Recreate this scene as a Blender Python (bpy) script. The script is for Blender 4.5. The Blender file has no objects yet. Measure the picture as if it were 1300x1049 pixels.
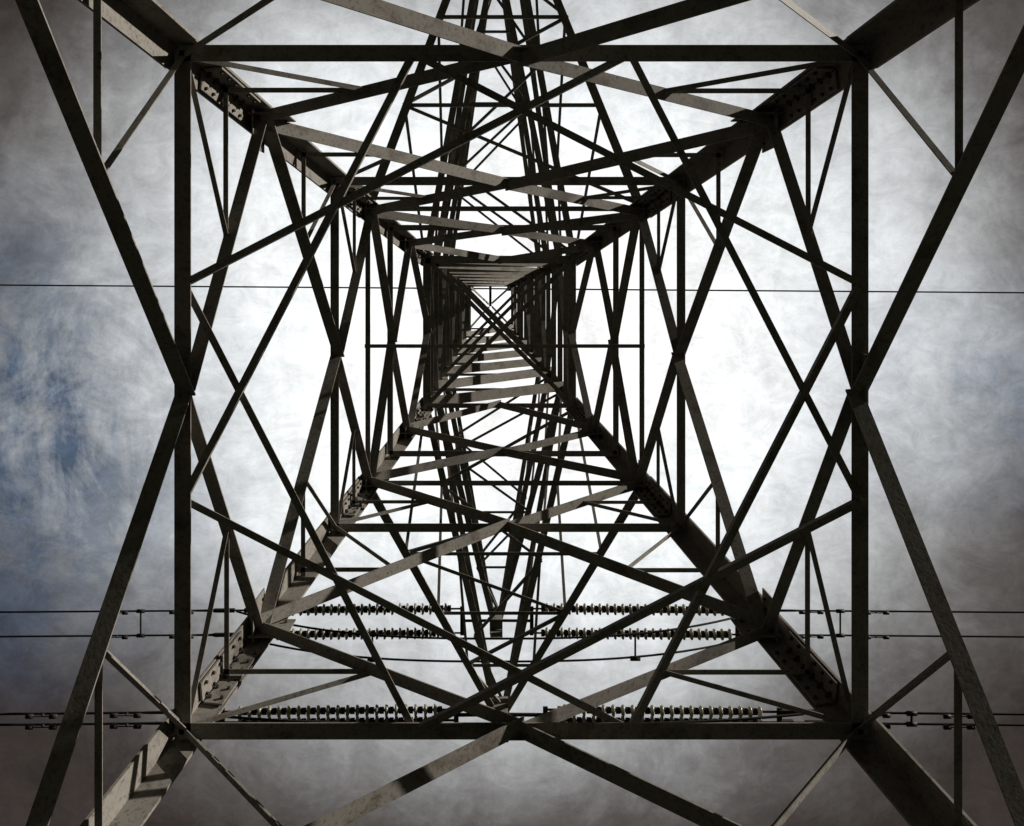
import bpy, math, random
from mathutils import Vector as V
random.seed(4)
CAM = V((-0.35,-0.99,1.5))
H0 = 1.5
# ---------------------------------------------------------------- materials
def mat_steel(name, base, warm, rough=0.55, scale=3.0):
    m=bpy.data.materials.new(name); m.use_nodes=True
    nt=m.node_tree; b=nt.nodes['Principled BSDF']
    tc=nt.nodes.new('ShaderNodeTexCoord')
    n1=nt.nodes.new('ShaderNodeTexNoise'); n1.inputs['Scale'].default_value=scale; n1.inputs['Detail'].default_value=8
    n1.inputs['Roughness'].default_value=0.7
    r=nt.nodes.new('ShaderNodeValToRGB')
    r.color_ramp.elements[0].position=0.34; r.color_ramp.elements[0].color=(*warm,1)
    r.color_ramp.elements[1].position=0.50; r.color_ramp.elements[1].color=(*base,1)
    n2=nt.nodes.new('ShaderNodeTexNoise'); n2.inputs['Scale'].default_value=scale*9; n2.inputs['Detail'].default_value=6
    n2.inputs['Roughness'].default_value=0.65
    mx=nt.nodes.new('ShaderNodeMix'); mx.data_type='RGBA'; mx.blend_type='MULTIPLY'; mx.inputs[0].default_value=0.6
    r2=nt.nodes.new('ShaderNodeValToRGB'); r2.color_ramp.elements[0].position=0.34; r2.color_ramp.elements[0].color=(.3,.26,.23,1)
    r2.color_ramp.elements[1].position=0.48
    L=nt.links.new
    L(tc.outputs['Object'],n1.inputs['Vector']); L(tc.outputs['Object'],n2.inputs['Vector'])
    L(n1.outputs['Fac'],r.inputs['Fac']); L(n2.outputs['Fac'],r2.inputs['Fac'])
    L(r.outputs['Color'],mx.inputs[6]); L(r2.outputs['Color'],mx.inputs[7]); L(mx.outputs[2],b.inputs['Base Color'])
    b.inputs['Roughness'].default_value=rough; b.inputs['Metallic'].default_value=0.0
    b.inputs['Specular IOR Level'].default_value=0.08
    bp=nt.nodes.new('ShaderNodeBump'); bp.inputs['Strength'].default_value=0.15; bp.inputs['Distance'].default_value=0.01
    L(n2.outputs['Fac'],bp.inputs['Height']); L(bp.outputs['Normal'],b.inputs['Normal'])
    return m
STEEL=mat_steel('weathered_steel',(.23,.215,.195),(.135,.115,.098))
DARK=mat_steel('dark_fitting_steel',(.05,.045,.042),(.03,.024,.02),0.45,9)
WIRE=mat_steel('aluminium_wire',(.04,.038,.036),(.025,.022,.02),0.5,5)
CONC=mat_steel('concrete',(.34,.32,.29),(.22,.21,.19),0.9,2)
GL=bpy.data.materials.new('insulator_glass'); GL.use_nodes=True
b=GL.node_tree.nodes['Principled BSDF']; b.inputs['Roughness'].default_value=.18
nn=GL.node_tree.nodes.new('ShaderNodeTexNoise'); nn.inputs['Scale'].default_value=6
rr=GL.node_tree.nodes.new('ShaderNodeValToRGB'); rr.color_ramp.elements[0].color=(.40,.37,.27,1); rr.color_ramp.elements[1].color=(.62,.61,.53,1)
GL.node_tree.links.new(nn.outputs['Fac'],rr.inputs['Fac']); GL.node_tree.links.new(rr.outputs['Color'],b.inputs['Base Color'])
tr=GL.node_tree.nodes.new('ShaderNodeBsdfTranslucent'); GL.node_tree.links.new(rr.outputs['Color'],tr.inputs['Color'])
ms=GL.node_tree.nodes.new('ShaderNodeMixShader'); ms.inputs[0].default_value=.5
GL.node_tree.links.new(b.outputs[0],ms.inputs[1]); GL.node_tree.links.new(tr.outputs[0],ms.inputs[2])
GL.node_tree.links.new(ms.outputs[0],GL.node_tree.nodes['Material Output'].inputs['Surface'])

# ---------------------------------------------------------------- mesh helper
class MB:
    def __init__(s): s.v=[]; s.f=[]
    def box(s,o,ax,ay,az):
        n=len(s.v)
        for k in range(8):
            s.v.append(tuple(o+ax*(k&1)+ay*((k>>1)&1)+az*((k>>2)&1)))
        for q in ((0,2,3,1),(4,5,7,6),(0,1,5,4),(2,6,7,3),(0,4,6,2),(1,3,7,5)):
            s.f.append(tuple(n+i for i in q))
    def prism(s,c,d,r,h,seg=6):
        d=d.normalized(); a=d.orthogonal().normalized(); b2=d.cross(a); n=len(s.v)
        for e in (0,h):
            for i in range(seg):
                t=2*math.pi*i/seg
                s.v.append(tuple(c+d*e+a*(r*math.cos(t))+b2*(r*math.sin(t))))
        for i in range(seg):
            j=(i+1)%seg; s.f.append((n+i,n+j,n+seg+j,n+seg+i))
        s.f.append(tuple(n+i for i in reversed(range(seg)))); s.f.append(tuple(n+seg+i for i in range(seg)))
    def make(s,name,mat,parent=None,smooth=False):
        me=bpy.data.meshes.new(name); me.from_pydata(s.v,[],s.f); me.materials.append(mat)
        import bmesh
        bm=bmesh.new(); bm.from_mesh(me); bmesh.ops.recalc_face_normals(bm,faces=bm.faces); bm.to_mesh(me); bm.free()
        if smooth:
            for p in me.polygons: p.use_smooth=True
        o=bpy.data.objects.new(name,me); bpy.context.collection.objects.link(o)
        if parent: o.parent=parent
        return o
cnt=[0]
def angle(mb,p0,p1,w,n,t=None,off=0.0,flip=False,ext=0.0):
    """rolled L section from p0 to p1, one flange in the plane with normal n, the other pointing to -n"""
    t=t or max(.010,w*.11)
    d=(p1-p0); L=d.length; d.normalize(); p0=p0-d*ext; L+=2*ext
    n=(n-d*n.dot(d)).normalized(); v=d.cross(n)
    if v.z>0: v=-v
    if flip: v=-v
    cnt[0]+=1
    o=off+(cnt[0]%7)*.0023
    c=p0-n*o+v*(-w*.5)
    mb.box(c,d*L,v*w,-n*t)
    mb.box(c-n*t+v*(w-t),d*L,v*t,-n*(w-t))
def W(z):
    if z<=18: return .159*(28-z)
    return 1.59-(1.59-1.0)*(z-18)/20.0
def P(x,y,z): return V((x,y,z+H0))
SG=[(-1,-1),(1,-1),(1,1),(-1,1)]
def C(k,z): k%=4; w=W(z); return P(SG[k][0]*w,SG[k][1]*w,z)
def N(k): return [V((0,-1,0)),V((1,0,0)),V((0,1,0)),V((-1,0,0))][k%4]
def M(k,z): return (C(k,z)+C(k+1,z))/2
UPN=V((0,0,-1))
legs=MB(); brace=MB(); red=MB(); plan=MB(); plates=MB(); bolts=MB(); arms=MB()
def leg(k,z0,z1,w):
    t=w*.1; a=C(k,z0); b2=C(k,z1); d=(b2-a); L=d.length; d.normalize()
    ex=V((-SG[k][0],0,0)); ey=V((0,-SG[k][1],0))
    ex=(ex-d*ex.dot(d)).normalized(); ey=(ey-d*ey.dot(d)).normalized()
    a=a-ex*.03-ey*.03
    legs.box(a,d*L,ex*w,ey*t); legs.box(a+ey*t,d*L,ey*(w-t),ex*t)
for k in range(4):
    for z0,z1,w in ((-1.5,7.9,.28),(7.9,13.7,.27),(13.7,18.1,.25),(18.1,26.5,.20),(26.5,38,.16)):
        leg(k,z0,z1,w)
    for zs in (8.9,13.2,17.2,20.5):
        w=.27 if zs<10 else .24 if zs<15 else .19
        a=C(k,zs-.45); b2=C(k,zs+.45); d=(b2-a); L=d.length; d.normalize()
        ex=V((-SG[k][0],0,0)); ey=V((0,-SG[k][1],0))
        ex=(ex-d*ex.dot(d)).normalized(); ey=(ey-d*ey.dot(d)).normalized()
        for u,v in ((ex,ey),(ey,ex)):
            plates.box(a+u*.04+v*.012,d*L,u*(w-.08),v*.02)
            for i in range(6):
                for j in (0.3,.75):
                    bolts.prism(a+d*(L*(i+.5)/6)+u*(w*j-.01)+v*.03,v,.018,.028)
def gusset(c,k,sx,sz,nb=3):
    n=N(k); u=V((0,0,1)).cross(n).normalized(); up=V((0,0,1))
    cnt[0]+=1
    o=c-n*(.035+(cnt[0]%5)*.003)
    plates.box(o-u*sx/2-up*sz/2,u*sx,up*sz,-n*.014)
    for i in range(nb):
        for j in (-.28,.28):
            bolts.prism(o+u*sx*((i+.5)/nb-.5)*.85+up*sz*j-n*.014,-n,.018,.025)
def kpanel(k,zn,zh,wd,wr,redund=True):
    n=N(k); m=M(k,zh)
    for s in (k,k+1):
        nd=C(s,zn); angle(brace,nd,m,wd,n,off=.02 if s==k else .05)
        for q in (nd.lerp(m,.06),nd.lerp(m,.09),nd.lerp(m,.91),nd.lerp(m,.94)):
            bolts.prism(q-n*.075,-n,.02,.03)
        if redund:
            q=(nd+m)/2; ch=C(s,zh); zm=(zn+zh)/2; lm=C(s,zm)
            angle(red,q,lm,wr,n,off=.05); angle(red,q,ch.lerp(m,.02),wr,n,off=.06)
def hor(k,z,w,flip=False):
    n=N(k); a,b2=C(k,z),C(k+1,z)
    angle(brace,a,b2,w,n,off=.0,ext=-.05,flip=flip)
for k in range(4):
    kpanel(k,5.35,8.0,.15,.06); kpanel(k,9.7,8.0,.13,.05)
    kpanel(k,9.7,12.25,.15,.055); kpanel(k,13.9,12.25,.14,.05)
    kpanel(k,13.9,15.2,.14,.06,False); kpanel(k,16.4,15.2,.13,.06,False); kpanel(k,16.4,18,.13,.06,False)
    n=N(k)
    angle(brace,C(k,-1.2),M(k,3.2)*1.0,.12,n,off=.02); angle(brace,C(k+1,-1.2),M(k,3.2),.12,n,off=.05)
    angle(brace,C(k,5.35),M(k,3.2),.12,n,off=.02); angle(brace,C(k+1,5.35),M(k,3.2),.12,n,off=.05)
    hor(k,8.0,.15); hor(k,12.25,.12); hor(k,13.9,.08); hor(k,15.2,.10); hor(k,18,.16 if k!=2 else .1)
    for z,sx,sz in ((8,.7,.3),(12.25,.5,.3),(15.2,.4,.22)): gusset(M(k,z),k,sx,sz,4)
    for s in (k,k+1):
        for z in (9.7,13.9,16.4,5.35): gusset(C(s,z).lerp(M(k,z),.07),k,.42,.5)
    Z=[18,20.3,23,25.3,27.8,30.6,34.0,38]
    for i in range(len(Z)-1):
        a,b2=Z[i],Z[i+1]
        if k==2:   angle(brace,C(3,a),C(2,b2),.22,n,off=.02)
        elif k==0: angle(brace,C(0,a),C(1,b2),.12,n,off=.02)
        else:
            s1,s2=(k,k+1) if i%2 else (k+1,k)
            angle(brace,C(s1,a),C(s2,b2),.12,n,off=.02)
        hor(k,b2,.07 if k==2 else .12)
        if k in (1,3): hor(k,(a+b2)/2,.12)
w=W(8)-.08; a=.32*w
pl=[((-w,-a),(-a,w)),((-w,a),(a,w)),((-w,-a),(a,-w)),((-w,a),(-a,-w)),((w,-a),(-a,-w)),((w,a),(a,-w)),((w,-a),(a,w)),((w,a),(-a,w))]
for i,(p,q) in enumerate(pl):
    z=8-.04-.012*i
    angle(plan,P(*p,z),P(*q,z),.066,UPN)
w=W(13.9)
angle(plan,P(-w,0,13.85),P(w,0,13.85),.06,UPN)
for z in (18,23,27.8):
    angle(plan,C(0,z)-V((0,0,.05)),C(2,z)-V((0,0,.05)),.09,UPN); angle(plan,C(1,z)-V((0,0,.1)),C(3,z)-V((0,0,.1)),.09,UPN)
for k in range(4):
    angle(brace,C(k,38),P(SG[k][0]*.12,SG[k][1]*.12,41),.11,N(k))
def arm(sy,L,zt,zb,ztop):
    tip=P(0,sy*L,zt)
    def bc(s): w=W(zb); return P(s*w,sy*w,zb)
    def mc(s): w=W(zt); return P(s*w,sy*w,zt)
    def tc(s): w=W(ztop); return P(s*w,sy*w,ztop)
    tp=lambda s: tip+V((s*.16,0,0))
    tq=lambda s: tip+V((s*.16,0,.22))
    nseg=4
    for s in (-1,1):
        angle(arms,bc(s),tp(s),.15,V((s,0,0)))
        angle(arms,mc(s),tp(s)+V((0,0,.08)),.14,V((s,0,0)))
        angle(arms,tc(s),tq(s),.12,V((s,0,0)))
        for i in range(1,nseg):
            t=i/nseg; t2=(i-1)/nseg
            angle(arms,bc(s).lerp(tp(s),t),mc(s).lerp(tp(s),t2),.055,V((s,0,0)))
            angle(arms,mc(s).lerp(tp(s),t),tc(s).lerp(tq(s),t2),.055,V((s,0,0)))
    for f,g in ((bc,tp),(mc,tp)):
        for i in range(nseg):
            t=i/nseg; t2=(i+1)/nseg
            s=1 if i%2 else -1
            angle(arms,f(-s).lerp(g(-s),t),f(s).lerp(g(s),t2),.06,UPN)
            if i>0 and f is bc: angle(arms,f(-1).lerp(g(-1),t),f(1).lerp(g(1),t),.06,UPN)
    arms.box(tip+V((-.17,-.35,-.14)),V((.34,0,0)),V((0,.7,0)),V((0,0,.1)))
    arms.box(tip+V((-.16,-.26,-.7)),V((.32,0,0)),V((0,.05,0)),V((0,0,.57)))
    arms.box(tip+V((-.16,.21,-.7)),V((.32,0,0)),V((0,.05,0)),V((0,0,.57)))
    return tip
ARMS=[(1,7.9,18,13.9,20.3),(-1,9.6,18,13.9,20.3),(1,7.9,23,20.3,25.3),(-1,9.5,23,20.3,25.3)]
tips=[arm(*a) for a in ARMS]
tw=bpy.data.objects.new('electricity_pylon',None); bpy.context.collection.objects.link(tw)
legs.make('legs',STEEL,tw); brace.make('face_bracing',STEEL,tw); red.make('redundant_bracing',STEEL,tw)
plan.make('plan_bracing',STEEL,tw); plates.make('gusset_plates',STEEL,tw); bolts.make('bolts',DARK,tw); arms.make('crossarms',STEEL,tw)
foot=MB()
for k in range(4):
    c=C(k,-1.5); foot.prism(V((c.x,c.y,-.3)),V((0,0,1)),.55,.62,20)
foot.make('concrete_footings',CONC,tw)

# ---------------------------------------------------------------- insulators, conductors
def tube(mb,pts,r,seg=8):
    n0=len(mb.v)
    for i,p in enumerate(pts):
        d=(pts[min(i+1,len(pts)-1)]-pts[max(i-1,0)]).normalized()
        a=d.cross(V((0,0,1)));
        a=a.normalized() if a.length>1e-4 else V((1,0,0))
        b2=d.cross(a)
        for j in range(seg):
            t=2*math.pi*j/seg; mb.v.append(tuple(p+a*r*math.cos(t)+b2*r*math.sin(t)))
    for i in range(len(pts)-1):
        for j in range(seg):
            k=(j+1)%seg; mb.f.append((n0+i*seg+j,n0+i*seg+k,n0+(i+1)*seg+k,n0+(i+1)*seg+j))
def lathe(mb,o,d,prof,seg=14):
    a=V((0,1,0)); a=(a-d*a.dot(d)).normalized(); b2=d.cross(a); n0=len(mb.v)
    for x,r in prof:
        for j in range(seg):
            t=2*math.pi*j/seg; mb.v.append(tuple(o+d*x+a*r*math.cos(t)+b2*r*math.sin(t)))
    for i in range(len(prof)-1):
        for j in range(seg):
            k=(j+1)%seg; mb.f.append((n0+i*seg+j,n0+i*seg+k,n0+(i+1)*seg+k,n0+(i+1)*seg+j))
for ti,tip in enumerate(tips):
    low=(ti<2); half=.11 if low else .32
    Ls=4.6 if low else 5.2
    sd=.60 if low else .80
    for sx in (-1,1):
        d=V((sx,0,-.02)).normalized()
        g=MB(); h=MB()
        st=tip+V((sx*.17,0,-.1))
        y0=st+d*.75
        tube(h,[st,y0],.04); h.box(y0+V((-.03,-half-.06,-.02)),V((.1,0,0)),V((0,2*half+.12,0)),V((0,0,.04)))
        for s in (-1,1):
            a=y0+V((0,s*half,0)); 
            tube(h,[a,a+d*(Ls+.9)],.026)
            nd=int((Ls-.2)/.2)
            for i in range(nd):
                o=a+d*(.35+i*.2)
                lathe(g,o,d,[(x,q*sd) for x,q in ((0,.04),(.02,.07),(.035,.15),(.06,.185),(.09,.185),(.08,.12),(.11,.05))])
                lathe(h,o-d*.08,d,[(0,.03),(0,.12*sd),(.085,.12*sd),(.11,.04)],8)
            e=a+d*(Ls+.35); h.box(e+V((-.15,-.05,-.05)),V((.3,0,0)),V((0,.1,0)),V((0,0,.1)))
            lathe(h,a+d*(Ls+.75),d,[(0,.02),(0,.06),(.5,.06),(.6,.035),(1.0,.03)],8)
        y1=y0+d*(Ls+.2)
        h.box(y1+V((-.03,-half-.08,-.02)),V((.1,0,0)),V((0,2*half+.16,0)),V((0,0,.045)))
        em=bpy.data.objects.new('insulator_string',None); bpy.context.collection.objects.link(em)
        g.make('glass_discs',GL,em,True); h.make('string_hardware',DARK,em)
        for s in (-1,1):
            cm=MB(); a=y0+d*(Ls+.9)+V((0,s*half,0)); pts=[]
            for i in range(41):
                x=170*(i/40)**1.6
                pts.append(a+V((sx*x,0,-.02*x+.00006*x*x)))
            tube(cm,pts,.026)
            for dx in (1.2,2.9):
                q=a+V((sx*dx,0,-.02*dx))
                cm.prism(q+V((0,0,-.10)),V((0,0,1)),.02,.1,8)
                tube(cm,[q+V((-.24,0,-.12)),q+V((.24,0,-.12))],.012,6)
                for e in (-1,1): cm.prism(q+V((e*.24-.07,0,-.12)),V((1,0,0)),.045,.14,10)
            if s==-1:
                q=a+V((sx*(2.3 if sx<0 else 2.0),0,-.05)); tube(cm,[q,q+V((0,2*half,0))],.025); 
                for e in (0,1): cm.prism(q+V((-.1,2*half*e,0)),V((1,0,0)),.05,.2,10)
            cm.make('overhead_conductor',WIRE,None,True)
    for s in (-1,1):
        jm=MB(); pts=[]
        xe=Ls+1.6; dr=.45 if low else 1.75
        for i in range(33):
            u=-1+i/16; pts.append(tip+V((u*xe,s*half,-.3-(dr-.2*(s>0))*(1-abs(u)**2.6))))
        tube(jm,pts,.028); 
        if s==1:
            for u in ((-.45,.5) if not low else ()):
                q=tip+V((u*xe,0,-.3-(dr-.1)*(1-abs(u)**2.6))); tube(jm,[q+V((0,-half,0)),q+V((0,half,0))],.025)
                jm.prism(q+V((-.12,half,0)),V((1,0,0)),.06,.24,10)
        jm.make('jumper_cable',WIRE,None,True)
ew=MB(); 
for sx in (-1,1):
    pts=[P(0,-.78,40.6)+V((sx*170*(i/30)**1.5,sx*.12*(170*(i/30)**1.5)/16,-.02*170*(i/30)**1.5)) for i in range(31)]
    tube(ew,pts,.035)
    for dx in (.9,1.3,1.8,2.4): ew.prism(P(sx*dx-.12,-.78+dx*sx*.0075,40.52),V((1,0,0)),.1,.24,10)
ew.box(P(-.06,-.95,40.6),V((.12,0,0)),V((0,1.0,0)),V((0,0,.12)))
ew.make('earth_wire',WIRE,None)

# ---------------------------------------------------------------- ground
gm=bpy.data.materials.new('grass_field'); gm.use_nodes=True; nt=gm.node_tree
n1=nt.nodes.new('ShaderNodeTexNoise'); n1.inputs['Scale'].default_value=1.3; n1.inputs['Detail'].default_value=12
tc=nt.nodes.new('ShaderNodeTexCoord'); nt.links.new(tc.outputs['Object'],n1.inputs['Vector'])
r=nt.nodes.new('ShaderNodeValToRGB'); r.color_ramp.elements[0].position=.35; r.color_ramp.elements[0].color=(.025,.029,.02,1)
r.color_ramp.elements[1].position=.7; r.color_ramp.elements[1].color=(.05,.054,.036,1)
nt.links.new(n1.outputs['Fac'],r.inputs['Fac']); nt.links.new(r.outputs['Color'],nt.nodes['Principled BSDF'].inputs['Base Color'])
nt.nodes['Principled BSDF'].inputs['Roughness'].default_value=1; nt.nodes['Principled BSDF'].inputs['Specular IOR Level'].default_value=.03
g=MB(); S=3000; g.v=[(-S,-S,0),(S,-S,0),(S,S,0),(-S,S,0)]; g.f=[(0,1,2,3)]; g.make('ground',gm)

# ---------------------------------------------------------------- sun + sky
sdir=V((.87,-.38,.25)).normalized()
elev=math.asin(sdir.z)
sun=bpy.data.lights.new('sun','SUN'); sun.energy=5; sun.angle=math.radians(.5); sun.color=(1,.94,.84)
so=bpy.data.objects.new('sun',sun); bpy.context.collection.objects.link(so)
so.rotation_euler=(-sdir).to_track_quat('-Z','Y').to_euler()
wd=bpy.data.worlds.new('World'); bpy.context.scene.world=wd; wd.use_nodes=True; nt=wd.node_tree; nt.nodes.clear()
LK=nt.links.new
def setin(sock,v):
    if isinstance(v,(int,float)): sock.default_value=v
    elif isinstance(v,tuple): sock.default_value=v
    else: LK(v,sock)
def ma(op,a,b2=0.0,c=None,clamp=False):
    n=nt.nodes.new('ShaderNodeMath'); n.operation=op; n.use_clamp=clamp
    setin(n.inputs[0],a); setin(n.inputs[1],b2)
    if c is not None: setin(n.inputs[2],c)
    return n.outputs[0]
tc=nt.nodes.new('ShaderNodeTexCoord'); sp=nt.nodes.new('ShaderNodeSeparateXYZ'); LK(tc.outputs['Generated'],sp.inputs[0])
z=ma('MAXIMUM',sp.outputs[2],.04); gx=ma('DIVIDE',sp.outputs[0],z); gy=ma('DIVIDE',sp.outputs[1],z)
cb=nt.nodes.new('ShaderNodeCombineXYZ'); LK(gx,cb.inputs[0]); LK(gy,cb.inputs[1])
def noise(scale,detail,rough=.5,dist=0.0,off=0.0,sx=1.0,sy=1.0):
    mp=nt.nodes.new('ShaderNodeMapping'); mp.inputs['Location'].default_value=(off,off*.7,off); mp.inputs['Scale'].default_value=(sx,sy,1)
    LK(cb.outputs[0],mp.inputs['Vector'])
    n=nt.nodes.new('ShaderNodeTexNoise'); LK(mp.outputs[0],n.inputs['Vector'])
    n.inputs['Scale'].default_value=scale; n.inputs['Detail'].default_value=detail; n.inputs['Roughness'].default_value=rough; n.inputs['Distortion'].default_value=dist
    return n.outputs['Fac']
def blob(cx,cy,rx,ry):
    a=ma('DIVIDE',ma('SUBTRACT',gx,cx),rx); b2=ma('DIVIDE',ma('SUBTRACT',gy,cy),ry)
    return ma('SQRT',ma('ADD',ma('MULTIPLY',a,a),ma('MULTIPLY',b2,b2)))
nA=noise(3.0,6,.55,.4,3.1); nB=noise(8,9,.72,.5,7.7); nC=noise(26,10,.8,.6,1.3,1,1.5); nD=noise(7,8,.7,.3,4.4,2.6,.9)
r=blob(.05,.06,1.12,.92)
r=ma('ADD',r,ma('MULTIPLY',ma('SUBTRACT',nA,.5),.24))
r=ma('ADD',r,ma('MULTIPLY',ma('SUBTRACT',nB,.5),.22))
cr=nt.nodes.new('ShaderNodeValToRGB'); LK(r,cr.inputs['Fac'])  # bright centre to dark edges: a vignette painted into the sky colour
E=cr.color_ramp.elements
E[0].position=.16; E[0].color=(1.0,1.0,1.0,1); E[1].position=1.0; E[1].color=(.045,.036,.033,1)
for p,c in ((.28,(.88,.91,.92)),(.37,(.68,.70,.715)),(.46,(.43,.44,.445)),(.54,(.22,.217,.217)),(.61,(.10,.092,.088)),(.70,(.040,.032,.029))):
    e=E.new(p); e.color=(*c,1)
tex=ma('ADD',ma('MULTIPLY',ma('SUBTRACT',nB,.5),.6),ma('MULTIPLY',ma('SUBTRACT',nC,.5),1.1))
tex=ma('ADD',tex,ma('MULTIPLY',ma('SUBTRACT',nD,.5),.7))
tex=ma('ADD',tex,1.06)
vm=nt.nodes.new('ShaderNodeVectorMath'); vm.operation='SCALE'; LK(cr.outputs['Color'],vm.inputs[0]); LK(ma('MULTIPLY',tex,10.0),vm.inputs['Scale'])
sk=nt.nodes.new('ShaderNodeTexSky'); sk.sky_type='NISHITA'; sk.sun_disc=False; sk.sun_elevation=elev
sk.sun_rotation=math.atan2(sdir.x,sdir.y)
gap=ma('SUBTRACT',1.3,blob(-.54,.17,.24,.27),clamp=True)
gap2=ma('MULTIPLY',ma('SUBTRACT',1.0,blob(.58,.12,.28,.18),clamp=True),.6)
gap=ma('ADD',gap,gap2)
gm_=ma('MULTIPLY',gap,ma('MULTIPLY_ADD',ma('ADD',ma('MULTIPLY',nB,.5),ma('MULTIPLY',nD,.5)),5.0,-1.75,clamp=True),clamp=True)
gm_=ma('MULTIPLY',gm_,.93)
sks=nt.nodes.new('ShaderNodeVectorMath'); sks.operation='SCALE'; LK(sk.outputs[0],sks.inputs[0]); LK(ma('MULTIPLY_ADD',nC,2.2,-.15),sks.inputs['Scale'])
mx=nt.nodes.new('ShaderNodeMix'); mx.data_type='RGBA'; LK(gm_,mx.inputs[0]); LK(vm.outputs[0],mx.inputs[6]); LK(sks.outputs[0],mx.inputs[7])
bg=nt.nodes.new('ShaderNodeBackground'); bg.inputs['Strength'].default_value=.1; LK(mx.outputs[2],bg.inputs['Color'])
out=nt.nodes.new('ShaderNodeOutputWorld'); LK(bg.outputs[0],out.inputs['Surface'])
# ---------------------------------------------------------------- camera
cd=bpy.data.cameras.new('camera'); co=bpy.data.objects.new('camera',cd); bpy.context.collection.objects.link(co)
co.location=CAM; co.rotation_euler=(math.pi,0,0)
cd.sensor_width=36; cd.lens=1100/1300*36; cd.shift_x=37/1300; cd.shift_y=-163.5/1300; cd.clip_end=8000; cd.clip_start=.05
bpy.context.scene.camera=co
sc=bpy.context.scene; sc.view_settings.view_transform='Standard'; sc.view_settings.look='None'; sc.view_settings.exposure=0
